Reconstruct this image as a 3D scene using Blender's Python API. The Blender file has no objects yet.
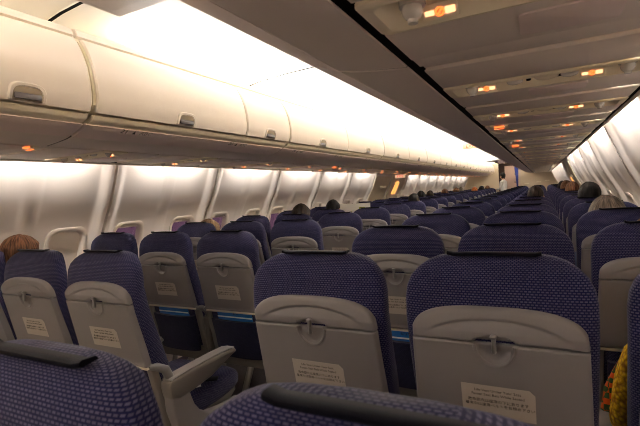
import bpy, bmesh, math, random
from mathutils import Vector, Matrix
R = random.Random(7)
PI = math.pi
scene = bpy.context.scene
COL = scene.collection

# ------------------------------------------------------------------ helpers
def nid(n): return n

class MB:
    """collects geometry for one mesh"""
    def __init__(self): self.bm = bmesh.new(); self.mi = 0
    def _add(self, vs, fs):
        v = [self.bm.verts.new(p) for p in vs]
        for f in fs:
            try:
                fc = self.bm.faces.new([v[i] for i in f]); fc.material_index = self.mi
            except ValueError: pass
        return v
    def box(self, c, s, bev=0.0, rot=None, seg=2):
        b = bmesh.new(); bmesh.ops.create_cube(b, size=1)
        bmesh.ops.scale(b, vec=s, verts=b.verts)
        if bev > 0: bmesh.ops.bevel(b, geom=b.edges[:], offset=min(bev, min(s)*.49), segments=seg, profile=.5, affect='EDGES')
        m = Matrix.Translation(c)
        if rot is not None: m = m @ rot
        bmesh.ops.transform(b, matrix=m, verts=b.verts)
        self.merge(b); return self
    def merge(self, b):
        idx = {}
        for v in b.verts: idx[v] = self.bm.verts.new(v.co)
        for f in b.faces:
            fc = self.bm.faces.new([idx[v] for v in f.verts]); fc.material_index = self.mi
        b.free()
    def loft(self, rings, cap0=True, cap1=True, closed=True):
        n = len(rings[0]); vs = [p for r in rings for p in r]; fs = []
        for i in range(len(rings)-1):
            for j in range(n if closed else n-1):
                k = (j+1) % n
                fs.append((i*n+j, i*n+k, (i+1)*n+k, (i+1)*n+j))
        if cap0: fs.append(tuple(range(n-1, -1, -1)))
        if cap1: fs.append(tuple(range((len(rings)-1)*n, len(rings)*n)))
        self._add(vs, fs); return self
    def tube(self, pts, r, n=10):
        pts = [Vector(p) for p in pts]; rings = []
        rs = r if isinstance(r, (list, tuple)) else [r]*len(pts)
        up = None
        for i, p in enumerate(pts):
            d = (pts[min(i+1, len(pts)-1)] - pts[max(i-1, 0)]).normalized()
            if up is None:
                up = Vector((0, 0, 1)) if abs(d.z) < .9 else Vector((1, 0, 0))
            s = d.cross(up).normalized(); u = s.cross(d).normalized(); up = u
            rings.append([p + s*rs[i]*math.cos(2*PI*k/n) + u*rs[i]*math.sin(2*PI*k/n) for k in range(n)])
        return self.loft(rings)
    def ball(self, c, r, nu=16, nv=10, sc=(1, 1, 1)):
        b = bmesh.new(); bmesh.ops.create_uvsphere(b, u_segments=nu, v_segments=nv, radius=r)
        bmesh.ops.scale(b, vec=sc, verts=b.verts); bmesh.ops.translate(b, vec=c, verts=b.verts)
        self.merge(b); return self
    def prism(self, prof, axis, a0, a1, bev=0.0):
        """closed 2-D profile extruded along axis (0=x: profile is (y,z); 1=y: profile is (x,z); 2=z: profile (x,y))"""
        def P(q, a):
            return (a, q[0], q[1]) if axis == 0 else ((q[0], a, q[1]) if axis == 1 else (q[0], q[1], a))
        if bev > 0:
            ins = inset(prof, bev)
            self.loft([[P(q, a0) for q in ins], [P(q, a0+bev*.4*(1 if a1 > a0 else -1)) for q in inset(prof, bev*.3)], [P(q, a0+bev*(1 if a1 > a0 else -1)) for q in prof],
                       [P(q, a1-bev*(1 if a1 > a0 else -1)) for q in prof], [P(q, a1-bev*.4*(1 if a1 > a0 else -1)) for q in inset(prof, bev*.3)], [P(q, a1) for q in ins]])
        else:
            self.loft([[P(q, a0) for q in prof], [P(q, a1) for q in prof]])
        return self
    def grid(self, nx, ny, f, skip=None):
        vs = [f(i, j) for j in range(ny+1) for i in range(nx+1)]; fs = []
        for j in range(ny):
            for i in range(nx):
                if skip and skip(i, j): continue
                a = j*(nx+1)+i
                fs.append((a, a+1, a+nx+2, a+nx+1))
        self._add(vs, fs); return self
    def mesh(self, name, mats, smooth=True, angle=40, recalc=True):
        if recalc: bmesh.ops.recalc_face_normals(self.bm, faces=self.bm.faces)
        me = bpy.data.meshes.new(name)
        if smooth:
            ca = math.radians(angle)
            for f in self.bm.faces: f.smooth = True
            for e in self.bm.edges:
                e.smooth = not (len(e.link_faces) == 2 and e.calc_face_angle(0) > ca)
        self.bm.to_mesh(me); self.bm.free()
        for m in (mats if isinstance(mats, (list, tuple)) else [mats]): me.materials.append(m)
        return me
    def obj(self, name, mats, parent=None, **k): return link(name, self.mesh(name, mats, **k), parent)

def ring_uv(me, rings):
    """uv in metres for a lofted mesh: arc length round each ring, and length along the loft"""
    n = len(rings[0]); uvs = []; v = 0; prev = None
    for r in rings:
        c = sum((Vector(p) for p in r), Vector())/n
        if prev is not None:
            m = max(range(n), key=lambda k: 0)
            v += sum((Vector(a)-Vector(b)).length for a, b in zip(r, prev))/n
        prev = r
        L_ = [0]
        for k in range(n): L_.append(L_[-1]+(Vector(r[(k+1) % n])-Vector(r[k])).length)
        uvs.append((L_, v))
    base = max(u[0][-1] for u in uvs)
    lay = me.uv_layers.new(name='UVMap')
    for p in me.polygons:
        idx = [me.loops[l].vertex_index for l in p.loop_indices]; ks = [i % n for i in idx]
        wrap = max(ks) == n-1 and min(ks) == 0 and len(ks) == 4
        for l, i, k in zip(p.loop_indices, idx, ks):
            L_, vv = uvs[i//n]; kk = n if (wrap and k == 0) else k
            if len(ks) > 4:
                co = me.vertices[i].co; lay.data[l].uv = (co.x, co.y)
            else: lay.data[l].uv = (L_[kk]-L_[-1]/2, vv)
    return me

def inset(prof, d):
    n = len(prof); out = []
    A = sum(prof[i][0]*prof[(i+1) % n][1]-prof[(i+1) % n][0]*prof[i][1] for i in range(n))
    sg = 1 if A > 0 else -1
    for i in range(n):
        p0, p1, p2 = Vector(prof[i-1]), Vector(prof[i]), Vector(prof[(i+1) % n])
        e1 = (p1-p0); e2 = (p2-p1)
        if e1.length < 1e-9 or e2.length < 1e-9: out.append(tuple(p1)); continue
        e1.normalize(); e2.normalize()
        n1 = Vector((-e1.y, e1.x))*sg; n2 = Vector((-e2.y, e2.x))*sg
        m = n1+n2
        if m.length < 1e-6: m = n1
        m.normalize(); c = max(.5, m.dot(n1))
        out.append(tuple(p1+m*d/c))
    return out

def link(name, me, parent=None, loc=None):
    o = bpy.data.objects.new(name, me); COL.objects.link(o)
    if parent is not None: o.parent = parent
    if loc is not None: o.location = loc
    return o
def thing(name, label, cat, loc=(0, 0, 0), rz=0, group=None):
    o = bpy.data.objects.new(name, None); COL.objects.link(o); o.empty_display_size = .05
    o.location = loc; o.rotation_euler = (0, 0, rz); tag(o, label, cat, group); return o
def tag(o, label, cat, group=None):
    o['label'] = label; o['category'] = cat
    if group: o['group'] = group
    return o
def struct(o): o['kind'] = 'structure'; return o
def clamp(x, a=0., b=1.): return max(a, min(b, x))
def smooth(a, b, x):
    t = clamp((x-a)/(b-a)); return t*t*(3-2*t)
def lerp(a, b, t): return a+(b-a)*t
def interp(tab, x):
    for (x0, y0), (x1, y1) in zip(tab, tab[1:]):
        if x <= x1: return lerp(y0, y1, clamp((x-x0)/(x1-x0)))
    return tab[-1][1]

# ------------------------------------------------------------------ materials
def srgb(r, g, b):
    f = lambda c: (c/255/12.92) if c/255 <= .04045 else ((c/255+.055)/1.055)**2.4
    return (f(r), f(g), f(b), 1)
def mat(name, col, rough=.5, spec=.4, metal=0, bump=0, bscale=200, var=0, vscale=8, coord='Object'):
    m = bpy.data.materials.new(name); m.use_nodes = True; nt = m.node_tree; N = nt.nodes; L = nt.links
    b = N['Principled BSDF']; b.inputs['Base Color'].default_value = col
    b.inputs['Roughness'].default_value = rough; b.inputs['Metallic'].default_value = metal
    b.inputs['Specular IOR Level'].default_value = spec
    tc = N.new('ShaderNodeTexCoord')
    if var:
        n = N.new('ShaderNodeTexNoise'); n.inputs['Scale'].default_value = vscale; n.inputs['Detail'].default_value = 5
        L.new(tc.outputs[coord], n.inputs['Vector'])
        mx = N.new('ShaderNodeMix'); mx.data_type = 'RGBA'
        mx.inputs[6].default_value = tuple(c*(1-var) for c in col[:3])+(1,)
        mx.inputs[7].default_value = tuple(min(1, c*(1+var)) for c in col[:3])+(1,)
        L.new(n.outputs['Fac'], mx.inputs[0]); L.new(mx.outputs[2], b.inputs['Base Color'])
    if bump:
        n = N.new('ShaderNodeTexNoise'); n.inputs['Scale'].default_value = bscale; n.inputs['Detail'].default_value = 3
        L.new(tc.outputs[coord], n.inputs['Vector'])
        bp = N.new('ShaderNodeBump'); bp.inputs['Strength'].default_value = bump; bp.inputs['Distance'].default_value = .002
        L.new(n.outputs['Fac'], bp.inputs['Height']); L.new(bp.outputs['Normal'], b.inputs['Normal'])
    return m
def emis(name, col, st):
    m = bpy.data.materials.new(name); m.use_nodes = True; N = m.node_tree.nodes
    b = N['Principled BSDF']; b.inputs['Base Color'].default_value = col
    b.inputs['Emission Color'].default_value = col; b.inputs['Emission Strength'].default_value = st
    return m
def fabric(name, base, dash, w=.0088, h=.0060):
    m = bpy.data.materials.new(name); m.use_nodes = True; nt = m.node_tree; N = nt.nodes; L = nt.links
    b = N['Principled BSDF']; b.inputs['Roughness'].default_value = .9; b.inputs['Specular IOR Level'].default_value = .12
    b.inputs['Sheen Weight'].default_value = .12; b.inputs['Sheen Roughness'].default_value = .5
    tc = N.new('ShaderNodeTexCoord'); sp = N.new('ShaderNodeSeparateXYZ'); L.new(tc.outputs['Object'], sp.inputs[0])
    def mth(op, a, bb):
        n = N.new('ShaderNodeMath'); n.operation = op
        for i, q in enumerate((a, bb)):
            if isinstance(q, (int, float)): n.inputs[i].default_value = q
            else: L.new(q, n.inputs[i])
        return n.outputs[0]
    br = N.new('ShaderNodeTexBrick'); L.new(tc.outputs['UV'], br.inputs['Vector'])
    br.inputs['Scale'].default_value = 1; br.inputs['Brick Width'].default_value = w; br.inputs['Row Height'].default_value = h
    br.inputs['Mortar Size'].default_value = .0017; br.inputs['Mortar Smooth'].default_value = .35; br.inputs['Bias'].default_value = -.2
    br.inputs['Color1'].default_value = dash; br.inputs['Color2'].default_value = tuple(c*.62 for c in dash[:3])+(1,)
    br.inputs['Mortar'].default_value = base
    br.offset = .5
    no = N.new('ShaderNodeTexNoise'); no.inputs['Scale'].default_value = 14; L.new(tc.outputs['Object'], no.inputs['Vector'])
    mx = N.new('ShaderNodeMix'); mx.data_type = 'RGBA'; mx.inputs[7].default_value = base
    f = mth('MULTIPLY', no.outputs['Fac'], .35)
    L.new(f, mx.inputs[0]); L.new(br.outputs['Color'], mx.inputs[6]); L.new(mx.outputs[2], b.inputs['Base Color'])
    bp = N.new('ShaderNodeBump'); bp.inputs['Strength'].default_value = .25; bp.inputs['Distance'].default_value = .001
    L.new(br.outputs['Fac'], bp.inputs['Height']); bp.invert = True
    n2 = N.new('ShaderNodeTexNoise'); n2.inputs['Scale'].default_value = 22; n2.inputs['Detail'].default_value = 2; L.new(tc.outputs['Object'], n2.inputs['Vector'])
    b2 = N.new('ShaderNodeBump'); b2.inputs['Strength'].default_value = .35; b2.inputs['Distance'].default_value = .008
    L.new(n2.outputs['Fac'], b2.inputs['Height']); L.new(bp.outputs['Normal'], b2.inputs['Normal']); L.new(b2.outputs['Normal'], b.inputs['Normal'])
    return m
def knit(name, base, dark):
    m = bpy.data.materials.new(name); m.use_nodes = True; nt = m.node_tree; N = nt.nodes; L = nt.links
    b = N['Principled BSDF']; b.inputs['Roughness'].default_value = .95
    tc = N.new('ShaderNodeTexCoord'); vo = N.new('ShaderNodeTexVoronoi'); vo.inputs['Scale'].default_value = 95
    L.new(tc.outputs['Object'], vo.inputs['Vector'])
    cr = N.new('ShaderNodeValToRGB'); cr.color_ramp.elements[0].color = base; cr.color_ramp.elements[1].color = dark
    cr.color_ramp.elements[0].position = .25; cr.color_ramp.elements[1].position = .75
    L.new(vo.outputs['Distance'], cr.inputs[0]); L.new(cr.outputs[0], b.inputs['Base Color'])
    bp = N.new('ShaderNodeBump'); bp.invert = True; bp.inputs['Distance'].default_value = .004; L.new(vo.outputs['Distance'], bp.inputs['Height']); L.new(bp.outputs['Normal'], b.inputs['Normal'])
    return m
def hairmat(name, c1, c2):  # strands run down from the crown (uv)
    m = bpy.data.materials.new(name); m.use_nodes = True; nt = m.node_tree; N = nt.nodes; L = nt.links
    b = N['Principled BSDF']; b.inputs['Roughness'].default_value = .6; b.inputs['Specular IOR Level'].default_value = .2
    tc = N.new('ShaderNodeTexCoord'); mp = N.new('ShaderNodeMapping'); mp.inputs['Scale'].default_value = (1, .10, 1)
    no = N.new('ShaderNodeTexNoise'); no.inputs['Scale'].default_value = 42; no.inputs['Detail'].default_value = 4
    L.new(tc.outputs['UV'], mp.inputs[0]); L.new(mp.outputs[0], no.inputs['Vector'])
    cr = N.new('ShaderNodeValToRGB'); cr.color_ramp.elements[0].position = .35; cr.color_ramp.elements[1].position = .68
    cr.color_ramp.elements[0].color = c1; cr.color_ramp.elements[1].color = c2
    L.new(no.outputs['Fac'], cr.inputs[0]); L.new(cr.outputs[0], b.inputs['Base Color'])
    bp = N.new('ShaderNodeBump'); bp.inputs['Strength'].default_value = .9; bp.inputs['Distance'].default_value = .006
    L.new(no.outputs['Fac'], bp.inputs['Height']); L.new(bp.outputs['Normal'], b.inputs['Normal'])
    return m
def glassmat(name):
    m = bpy.data.materials.new(name); m.use_nodes = True; nt = m.node_tree; N = nt.nodes; L = nt.links
    N.remove(N['Principled BSDF']); o = N['Material Output']
    t = N.new('ShaderNodeBsdfTransparent'); g = N.new('ShaderNodeBsdfGlossy'); g.inputs['Roughness'].default_value = .08
    x = N.new('ShaderNodeMixShader'); x.inputs[0].default_value = .1
    L.new(t.outputs[0], x.inputs[1]); L.new(g.outputs[0], x.inputs[2]); L.new(x.outputs[0], o.inputs['Surface'])
    return m

CREAM = srgb(222, 211, 195)
M_bin = mat('bin_plastic', srgb(238, 226, 212), .42, .4, bump=.05, bscale=500)
M_wall = mat('wall_laminate', srgb(243, 233, 223), .55, .3, bump=.15, bscale=260, var=.02, vscale=60)
M_ceil = mat('ceiling_laminate', srgb(238, 234, 228), .6, .3, var=.015)
M_psu = mat('panel_plastic', srgb(238, 226, 214), .5, .35, bump=.06, bscale=400)
M_psu2 = mat('recess_plastic', srgb(250, 240, 212), .45, .35)
M_rail = mat('rail_plastic', srgb(240, 228, 202), .4, .4)
M_rose = mat('sign_rail_plastic', srgb(240, 222, 214), .45, .4)
M_shell = mat('shell_plastic', srgb(125, 120, 119), .48, .35, bump=.12, bscale=700, var=.02, vscale=30)
M_frame = mat('frame_plastic', srgb(118, 112, 106), .42, .4, bump=.08, bscale=500)
M_lip = mat('lip_highlight_plastic', srgb(205, 194, 176), .4, .4)  # tray lip's highlight painted in as a paler plastic than the shell
M_seat = fabric('seat_fabric', srgb(16, 18, 57), srgb(86, 82, 107))
M_pocket = fabric('pocket_fabric', srgb(32, 32, 56), srgb(48, 48, 76))
M_black = mat('black_strip', srgb(13, 13, 22), .6, .1, bump=.2, bscale=900)
M_dark = mat('dark_gap', srgb(14, 12, 11), .8, .1, var=.1)
M_flap = mat('flap_fabric', srgb(150, 140, 160), .8, .2, bump=.3, bscale=900)
M_metal = mat('brushed_metal', srgb(170, 165, 158), .3, .5, metal=1, bump=.05)
M_chrome = mat('latch_metal', srgb(150, 147, 145), .3, .5, metal=.9, bump=.03)
M_card = mat('placard_paper', srgb(178, 168, 156), .6, .3, var=.015, vscale=90)
M_ink = mat('placard_ink', srgb(34, 30, 28), .7, .1, var=.05)
M_inkgrey = mat('grey_ink', srgb(140, 130, 125), .7, .1, var=.05)
M_blue = mat('booklet_blue', srgb(18, 100, 176), .4, .4, var=.1, vscale=30)
M_bookwhite = mat('booklet_paper', srgb(236, 235, 228), .5, .3, var=.04)
M_navyink = mat('booklet_ink', srgb(16, 30, 70), .5, .3, var=.05)
M_carpet = mat('carpet', srgb(88, 82, 82), .95, .1, bump=.6, bscale=350, var=.25, vscale=120)
M_bulk = mat('bulkhead_laminate', srgb(222, 206, 180), .5, .3, bump=.05, var=.02)
M_pink = mat('galley_door_laminate', srgb(205, 178, 165), .45, .3, var=.02)
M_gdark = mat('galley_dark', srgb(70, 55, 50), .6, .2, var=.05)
M_curtain = mat('curtain_cloth', srgb(52, 66, 140), .85, .2, bump=.4, bscale=200, var=.06)
M_clear = mat('clear_lens', srgb(226, 222, 214), .12, .6, bump=.02)
M_sign_o = emis('orange_sign', (1, .16, .03, 1), 1.4)
M_sign_w = emis('warm_sign', (1, .46, .22, 1), 1.3)
M_red = emis('red_sign', (1, .1, .04, 1), 1.6)
M_exitface = emis('exit_sign_face', (1, .66, .42, 1), .35)
M_exitlet = emis('exit_sign_letters', (.9, .08, .03, 1), .8)
M_tube = emis('lamp_tube', (1, .88, .72, 1), 3)
M_latch = mat('latch_recess_plastic', srgb(150, 134, 112), .5, .3, var=.02)
M_paddle = mat('latch_paddle_plastic', srgb(88, 82, 82), .4, .4, var=.02)
M_bracket = mat('bracket_plastic', srgb(118, 116, 116), .4, .4, var=.03)
M_glass = glassmat('window_glass')
M_skin = mat('skin', srgb(196, 142, 112), .5, .35, bump=.1, bscale=300, var=.05, vscale=25)
M_shirt = [mat('shirt_white', srgb(205, 203, 200), .85, .2, bump=.2), mat('shirt_charcoal', srgb(60, 58, 64), .85, .2, bump=.2), mat('shirt_blue', srgb(86, 100, 132), .85, .2, bump=.2),
           knit('yellow_knit', srgb(250, 206, 20), srgb(186, 128, 8))]
M_trouser = mat('trousers', srgb(40, 40, 52), .85, .2, bump=.2, bscale=300)
M_edging = None
H_dark = hairmat('hair_dark', srgb(14, 10, 8), srgb(58, 43, 32))
H_black = hairmat('hair_black', srgb(9, 8, 8), srgb(34, 28, 25))
H_brown = hairmat('hair_brown', srgb(52, 32, 22), srgb(134, 92, 64))
H_auburn = hairmat('hair_auburn', srgb(92, 44, 14), srgb(190, 112, 48))
H_grey = hairmat('hair_grey', srgb(48, 41, 36), srgb(118, 104, 90))
H_tan = hairmat('hair_tan', srgb(104, 78, 56), srgb(168, 138, 104))

# ------------------------------------------------------------------ text meshes
def text_mesh(body, size, mats, name='text', align='CENTER'):
    cu = bpy.data.curves.new('t', 'FONT'); cu.body = body; cu.size = size; cu.align_x = align; cu.align_y = 'CENTER'; cu.extrude = .0002; cu.resolution_u = 2
    o = bpy.data.objects.new('t', cu); COL.objects.link(o)
    dg = bpy.context.evaluated_depsgraph_get(); me = bpy.data.meshes.new_from_object(o.evaluated_get(dg))
    bpy.data.objects.remove(o); bpy.data.curves.remove(cu)
    me.name = name; me.materials.clear()
    for m in (mats if isinstance(mats, list) else [mats]): me.materials.append(m)
    return me
def join_meshes(name, items, mats):
    """items: list of (mesh, matrix)"""
    bm = bmesh.new()
    for me, mx in items:
        b = bmesh.new(); b.from_mesh(me); bmesh.ops.transform(b, matrix=mx, verts=b.verts)
        t = bpy.data.meshes.new('t'); b.to_mesh(t); b.free(); bm.from_mesh(t); bpy.data.meshes.remove(t)
    out = bpy.data.meshes.new(name); bm.to_mesh(out); bm.free()
    for m in mats: out.materials.append(m)
    return out
def frame_matrix(o, x, y):
    x = Vector(x).normalized(); y = Vector(y).normalized(); z = x.cross(y).normalized(); y = z.cross(x)
    return Matrix(((x.x, y.x, z.x, o[0]), (x.y, y.y, z.y, o[1]), (x.z, y.z, z.z, o[2]), (0, 0, 0, 1)))

# ------------------------------------------------------------------ camera (axes recovered from the photograph)
A = Vector((0.88963069, 0.45276258, -0.05969321)); B = Vector((0.03230424, 0.06799367, 0.99716262)); F = Vector((-0.45553668, 0.88903482, -0.0458631))
EYE = Vector((1.11, 0, 1.31))
cd = bpy.data.cameras.new('camera'); cam = bpy.data.objects.new('camera', cd); COL.objects.link(cam); scene.camera = cam
cam.matrix_world = Matrix(((A.x, B.x, -F.x, EYE.x), (A.y, B.y, -F.y, EYE.y), (A.z, B.z, -F.z, EYE.z), (0, 0, 0, 1)))
cd.sensor_width = 36; cd.lens = 434.7/640*36; cd.clip_start = .02; cd.clip_end = 100
cd.dof.use_dof = True; cd.dof.focus_distance = 2.0; cd.dof.aperture_fstop = 9

# ------------------------------------------------------------------ cabin shell
Y0, Y1 = -2.6, 18.2         # rear and front ends
WT = 1.74                   # top of side wall
WPROF = [(-.2, 1.52), (.02, 1.60), (.4, 1.735), (.62, 1.752), (.86, 1.750), (1.14, 1.660), (1.36, 1.545), (1.58, 1.457), (1.74, 1.385), (1.9, 1.30)]
def wall_a(z):
    k = 1
    while k < len(WPROF)-3 and z > WPROF[k+1][0]: k += 1
    (z0, a0), (z1, a1), (z2, a2), (z3, a3) = WPROF[k-1:k+3]
    t = (z-z1)/(z2-z1); m1 = (a2-a0)/(z2-z0)*(z2-z1); m2 = (a3-a1)/(z3-z1)*(z2-z1)
    return (2*t**3-3*t*t+1)*a1+(t**3-2*t*t+t)*m1+(-2*t**3+3*t*t)*a2+(t**3-t*t)*m2
def wall_pt(side, y, z, off=0.):
    d = (wall_a(z+.005)-wall_a(z-.005))/.01; n = math.hypot(1, d)
    return (side*(wall_a(z)+off/n), y, z-off*d/n)
JP, J0 = 1.042, 2.033         # wall panel pitch and a joint
joints = [J0+JP*k for k in range(-4, 17)]
WIN_Z = .955; WH, WW = .188, .114
def ang_of_z(z): return z
A_LO, A_HI = ang_of_z(.02), ang_of_z(WT)
EXIT = {-1: (7.243, 8.285), 1: (7.243, 8.285)}
def relief(side, y, z):
    """outward depth of the moulded side panel"""
    k = round((y-J0)/JP); d = abs(y-(J0+JP*k)); sd = (y-(J0+JP*k))
    jy0, jy1 = EXIT[side]
    h = 0.
    h += .024*smooth(.026, .11, d)
    mid = (y-J0)/JP-math.floor((y-J0)/JP)-.5
    h -= .012*(1-smooth(.026, .085, abs(mid*JP)))
    if jy0-.02 < y < jy1+.02: h = .030*smooth(.03, .06, min(abs(y-jy0), abs(y-jy1)))*0.6
    if d < .0085: h += .040                # the joint gap
    h *= smooth(.70, .80, z) if z < .8 else 1
    return h
windows = {}
def in_window(side, y, z, m=0.):
    for k in range(-4, 17):
        for f in (.24, .795):
            yc = J0+JP*k+f
            if EXIT[side][0]-.05 < yc < EXIT[side][1]+.05: continue
            if abs(y-yc) < WW+m and abs(z-WIN_Z) < WH+m: return yc
    return None
ys = set()
for j in joints:
    for q in (-.112, -.098, -.088, -.078, -.068, -.058, -.048, -.038, -.026, -.0105, -.0080, .0080, .0105, .026, .038, .048, .058, .068, .078, .088, .098, .112): ys.add(round(j+q, 4))
    for f in (.24, .795):
        for q in (-WW, WW, -.055, 0, .055): ys.add(round(j+f+q, 4))
    for q in (-.075, -.06, -.048, -.035, 0, .035, .048, .06, .075): ys.add(round(j+JP/2+q, 4))
ys = sorted(y for y in ys if Y0-.01 < y < Y1+.05)
zs = [.02, .25, .5, .66, .72, WIN_Z-WH, WIN_Z-.13, WIN_Z, WIN_Z+.13, WIN_Z+WH, 1.2, 1.26, 1.32, 1.38, 1.44, 1.5, 1.54, 1.58, 1.62, 1.68, WT]
for side, nm in ((-1, 'wall_left'), (1, 'wall_right')):
    mb = MB()
    mb.grid(len(ys)-1, len(zs)-1, lambda i, j: wall_pt(side, ys[i], ang_of_z(zs[j]), relief(side, ys[i], zs[j])),
            skip=lambda i, j: in_window(side, (ys[i]+ys[i+1])/2, (zs[j]+zs[j+1])/2, -.001) is not None)
    o = mb.obj(nm, M_wall, angle=55); struct(o)
# window surrounds
def rrect(w, h, r, n=6):
    pts = []
    for cx, cz, a0 in ((w-r, h-r, 0), (-w+r, h-r, 90), (-w+r, -h+r, 180), (w-r, -h+r, 270)):
        for k in range(n+1):
            a = math.radians(a0+90*k/n); pts.append((cx+r*math.cos(a), cz+r*math.sin(a)))
    return pts
wn = 0
open_left = {2.28+.51*k for k in range(0)}
def wloc(side, yc, p, off):
    z = WIN_Z+p[1]; y = yc+p[0]
    return wall_pt(side, y, ang_of_z(z), off)
for side in (-1, 1):
    for k in range(-4, 16):
        for fi, f in enumerate((.24, .795)):
            yc = J0+JP*k+f
            if yc < .3 or EXIT[side][0]-.05 < yc < EXIT[side][1]+.05 or yc > Y1-.3: continue
            wn += 1
            root = bpy.data.objects.new('window_%d' % wn, None); COL.objects.link(root); struct(root)
            base = .024
            root.location = (0, yc, WIN_Z)
            def fr(rings):
                mb = MB(); mb.loft([[Vector(wloc(side, yc, p, o))-Vector((0, yc, WIN_Z)) for p in ring] for ring, o in rings], cap0=False, cap1=False)
                return mb
            outer = rrect(WW+.028, WH+.028, .07)
            fr([(rrect(WW+.030, WH+.030, .075), base+.004), (outer, base-.003), (rrect(WW+.018, WH+.018, .068), base-.006), (rrect(WW+.004, WH+.004, .06), base-.003),
                (rrect(WW-.006, WH-.006, .055), base+.010), (rrect(WW-.010, WH-.010, .052), base+.042)]).obj('window_frame', M_bin, root)
            # the shade: nearly all the way down, or part way
            drop = {(-1, -1, 1): 1.0, (-1, 0, 0): .02, (-1, 0, 1): .03, (-1, 1, 0): .03}.get((side, k, fi), R.choice([.12, .2, .3, 1.0]) if side < 0 else R.choice([1, 1, .55]))
            top = WH-.008; bot = top-(2*WH-.016)*drop
            hw = WW-.008
            mb = MB()
            nz = 6
            mb.grid(4, nz, lambda i, j: Vector(wloc(side, yc, (-hw+2*hw*i/4, bot+(top-bot)*j/nz), base+.020))-Vector((0, yc, WIN_Z)))
            a = [Vector(wloc(side, yc, (-hw+2*hw*i/4, bot), base+.014))-Vector((0, yc, WIN_Z)) for i in range(5)]
            mb.tube(a, .006, 6)
            mb.obj('window_shade', M_bin, root)
            mb = MB(); mb.grid(2, 4, lambda i, j: Vector(wloc(side, yc, (-hw+hw*i, -WH+.008+(2*WH-.016)*j/4), base+.040))-Vector((0, yc, WIN_Z)))
            mb.obj('window_pane', M_glass, root)
# overwing exit hatches
for n, side in ((1, -1), (2, 1)):
    y0, y1 = EXIT[side]
    root = bpy.data.objects.new('door_%d' % n, None); COL.objects.link(root); struct(root)
    mb = MB(); zz = [.55+(1.56-.55)*i/14 for i in range(15)]
    mb.grid(6, 14, lambda i, j: wall_pt(side, lerp(y0+.05, y1-.05, i/6), ang_of_z(zz[j]), -.012 if 0 < i < 6 and 0 < j < 14 else .03))
    mb.obj('hatch_panel', M_bulk, root)
    mb = MB()
    for yy in (y0+.035, y1-.035): mb.tube([wall_pt(side, yy, ang_of_z(z), .0) for z in zz], .014, 8)
    mb.obj('hatch_frame', M_rail, root)
    mb = MB(); mb.box(wall_pt(side, (y0+y1)/2, ang_of_z(1.36), -.03), (.05, .22, .045), .012); mb.obj('hatch_handle', M_rail, root)
# floor, rear wall, front bulkheads
mb = MB(); mb.box((0, (Y0+Y1+3)/2, -.03), (3.6, Y1+3-Y0, .06)); struct(mb.obj('floor', M_carpet))
mb = MB(); mb.box((0, Y0-.03, 1.1), (3.8, .06, 2.4)); struct(mb.obj('wall_rear', M_bulk))
mb = MB()
mb.prism([(-1.82, 0), (-.36, 0), (-.36, 2.02), (-.55, 2.12), (-1.5, 2.0), (-1.75, 1.2)], 1, Y1, Y1+.06); struct(mb.obj('wall_front_left', M_bulk))
mb = MB()
mb.prism([(1.82, 0), (.34, 0), (.34, 2.02), (.55, 2.12), (1.5, 2.0), (1.75, 1.2)], 1, Y1, Y1+.06); struct(mb.obj('wall_front_right', M_bulk))
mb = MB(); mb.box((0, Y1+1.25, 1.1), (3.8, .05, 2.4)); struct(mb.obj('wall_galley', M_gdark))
root = bpy.data.objects.new('door_3', None); COL.objects.link(root); struct(root); root.location = (.06, Y1+1.2, 0)
mb = MB(); mb.box((0, 0, 1.0), (.56, .03, 1.9), .01); mb.obj('door_panel', M_pink, root)
mb = MB(); mb.box((.1, -.03, 1.28), (.05, .03, .035), .008); mb.obj('door_handle', M_dark, root)
mb = MB(); mb.box((.12, -.02, 1.62), (.10, .012, .10), .004); mb.obj('door_plate', M_card, root)
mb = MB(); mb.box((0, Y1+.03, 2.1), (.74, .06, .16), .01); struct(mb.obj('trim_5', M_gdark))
# plates low on the bulkheads
for x, z in ((.62, 1.20), (1.02, 1.24), (1.3, 1.27), (-.95, 1.22), (-1.3, 1.2)):
    mb = MB(); mb.box((x, Y1-.008, z), (.16, .016, .035), .005)
    mb.obj('wall_plate', M_rail, bpy.data.objects['wall_front_right' if x > 0 else 'wall_front_left'])
# curtain tied beside the doorway
mb = MB(); rings = []
for z in [0.02, .3, .6, .9, 1.2, 1.5, 1.75, 1.98]:
    wv = .035+.05*smooth(1.1, 1.98, z); ring = []
    for k in range(24):
        a = 2*PI*k/24; rr = 1+.22*math.cos(6*a)
        ring.append((.31-wv*.4+wv*rr*math.cos(a)*.7, Y1-.07+.03*rr*math.sin(a), z))
    rings.append(ring)
mb.loft(rings); tag(mb.obj('curtain', M_curtain), 'blue cloth curtain gathered at the right edge of the far doorway', 'curtain')

# ceiling with its joint grooves
prof = [(-1.55, 2.12), (-1.2, 2.10), (-.97, 2.085), (-.93, 2.12), (-.86, 2.148), (-.74, 2.168), (-.5, 2.186), (-.25, 2.194), (0, 2.197)]
prof = prof+[(-x, z) for x, z in prof[-2::-1]]
CJ = [1.24-1.555, 1.24, 2.745]+[2.745+2.12*k for k in range(1, 8)]
mb = MB(); cy = sorted([Y0, Y1+1.3]+[c+d for c in CJ for d in (-.014, -.009, .009, .014)])
def cg(i, j):
    x, z = prof[j]; y = cy[i]
    d = min(abs(y-c) for c in CJ)
    return (x, y, z-(.004 if d < .01 else 0))
mb.grid(len(cy)-1, len(prof)-1, cg); 
mb.bm.faces.ensure_lookup_table()
for f in mb.bm.faces:
    if any(abs(f.calc_center_median().y-c) < .011 for c in CJ): f.material_index = 1
struct(mb.obj('ceiling', [M_ceil, M_dark], angle=30))
# ribs where ceiling panels meet
for c in CJ:
    if c < -.5: continue
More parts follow.
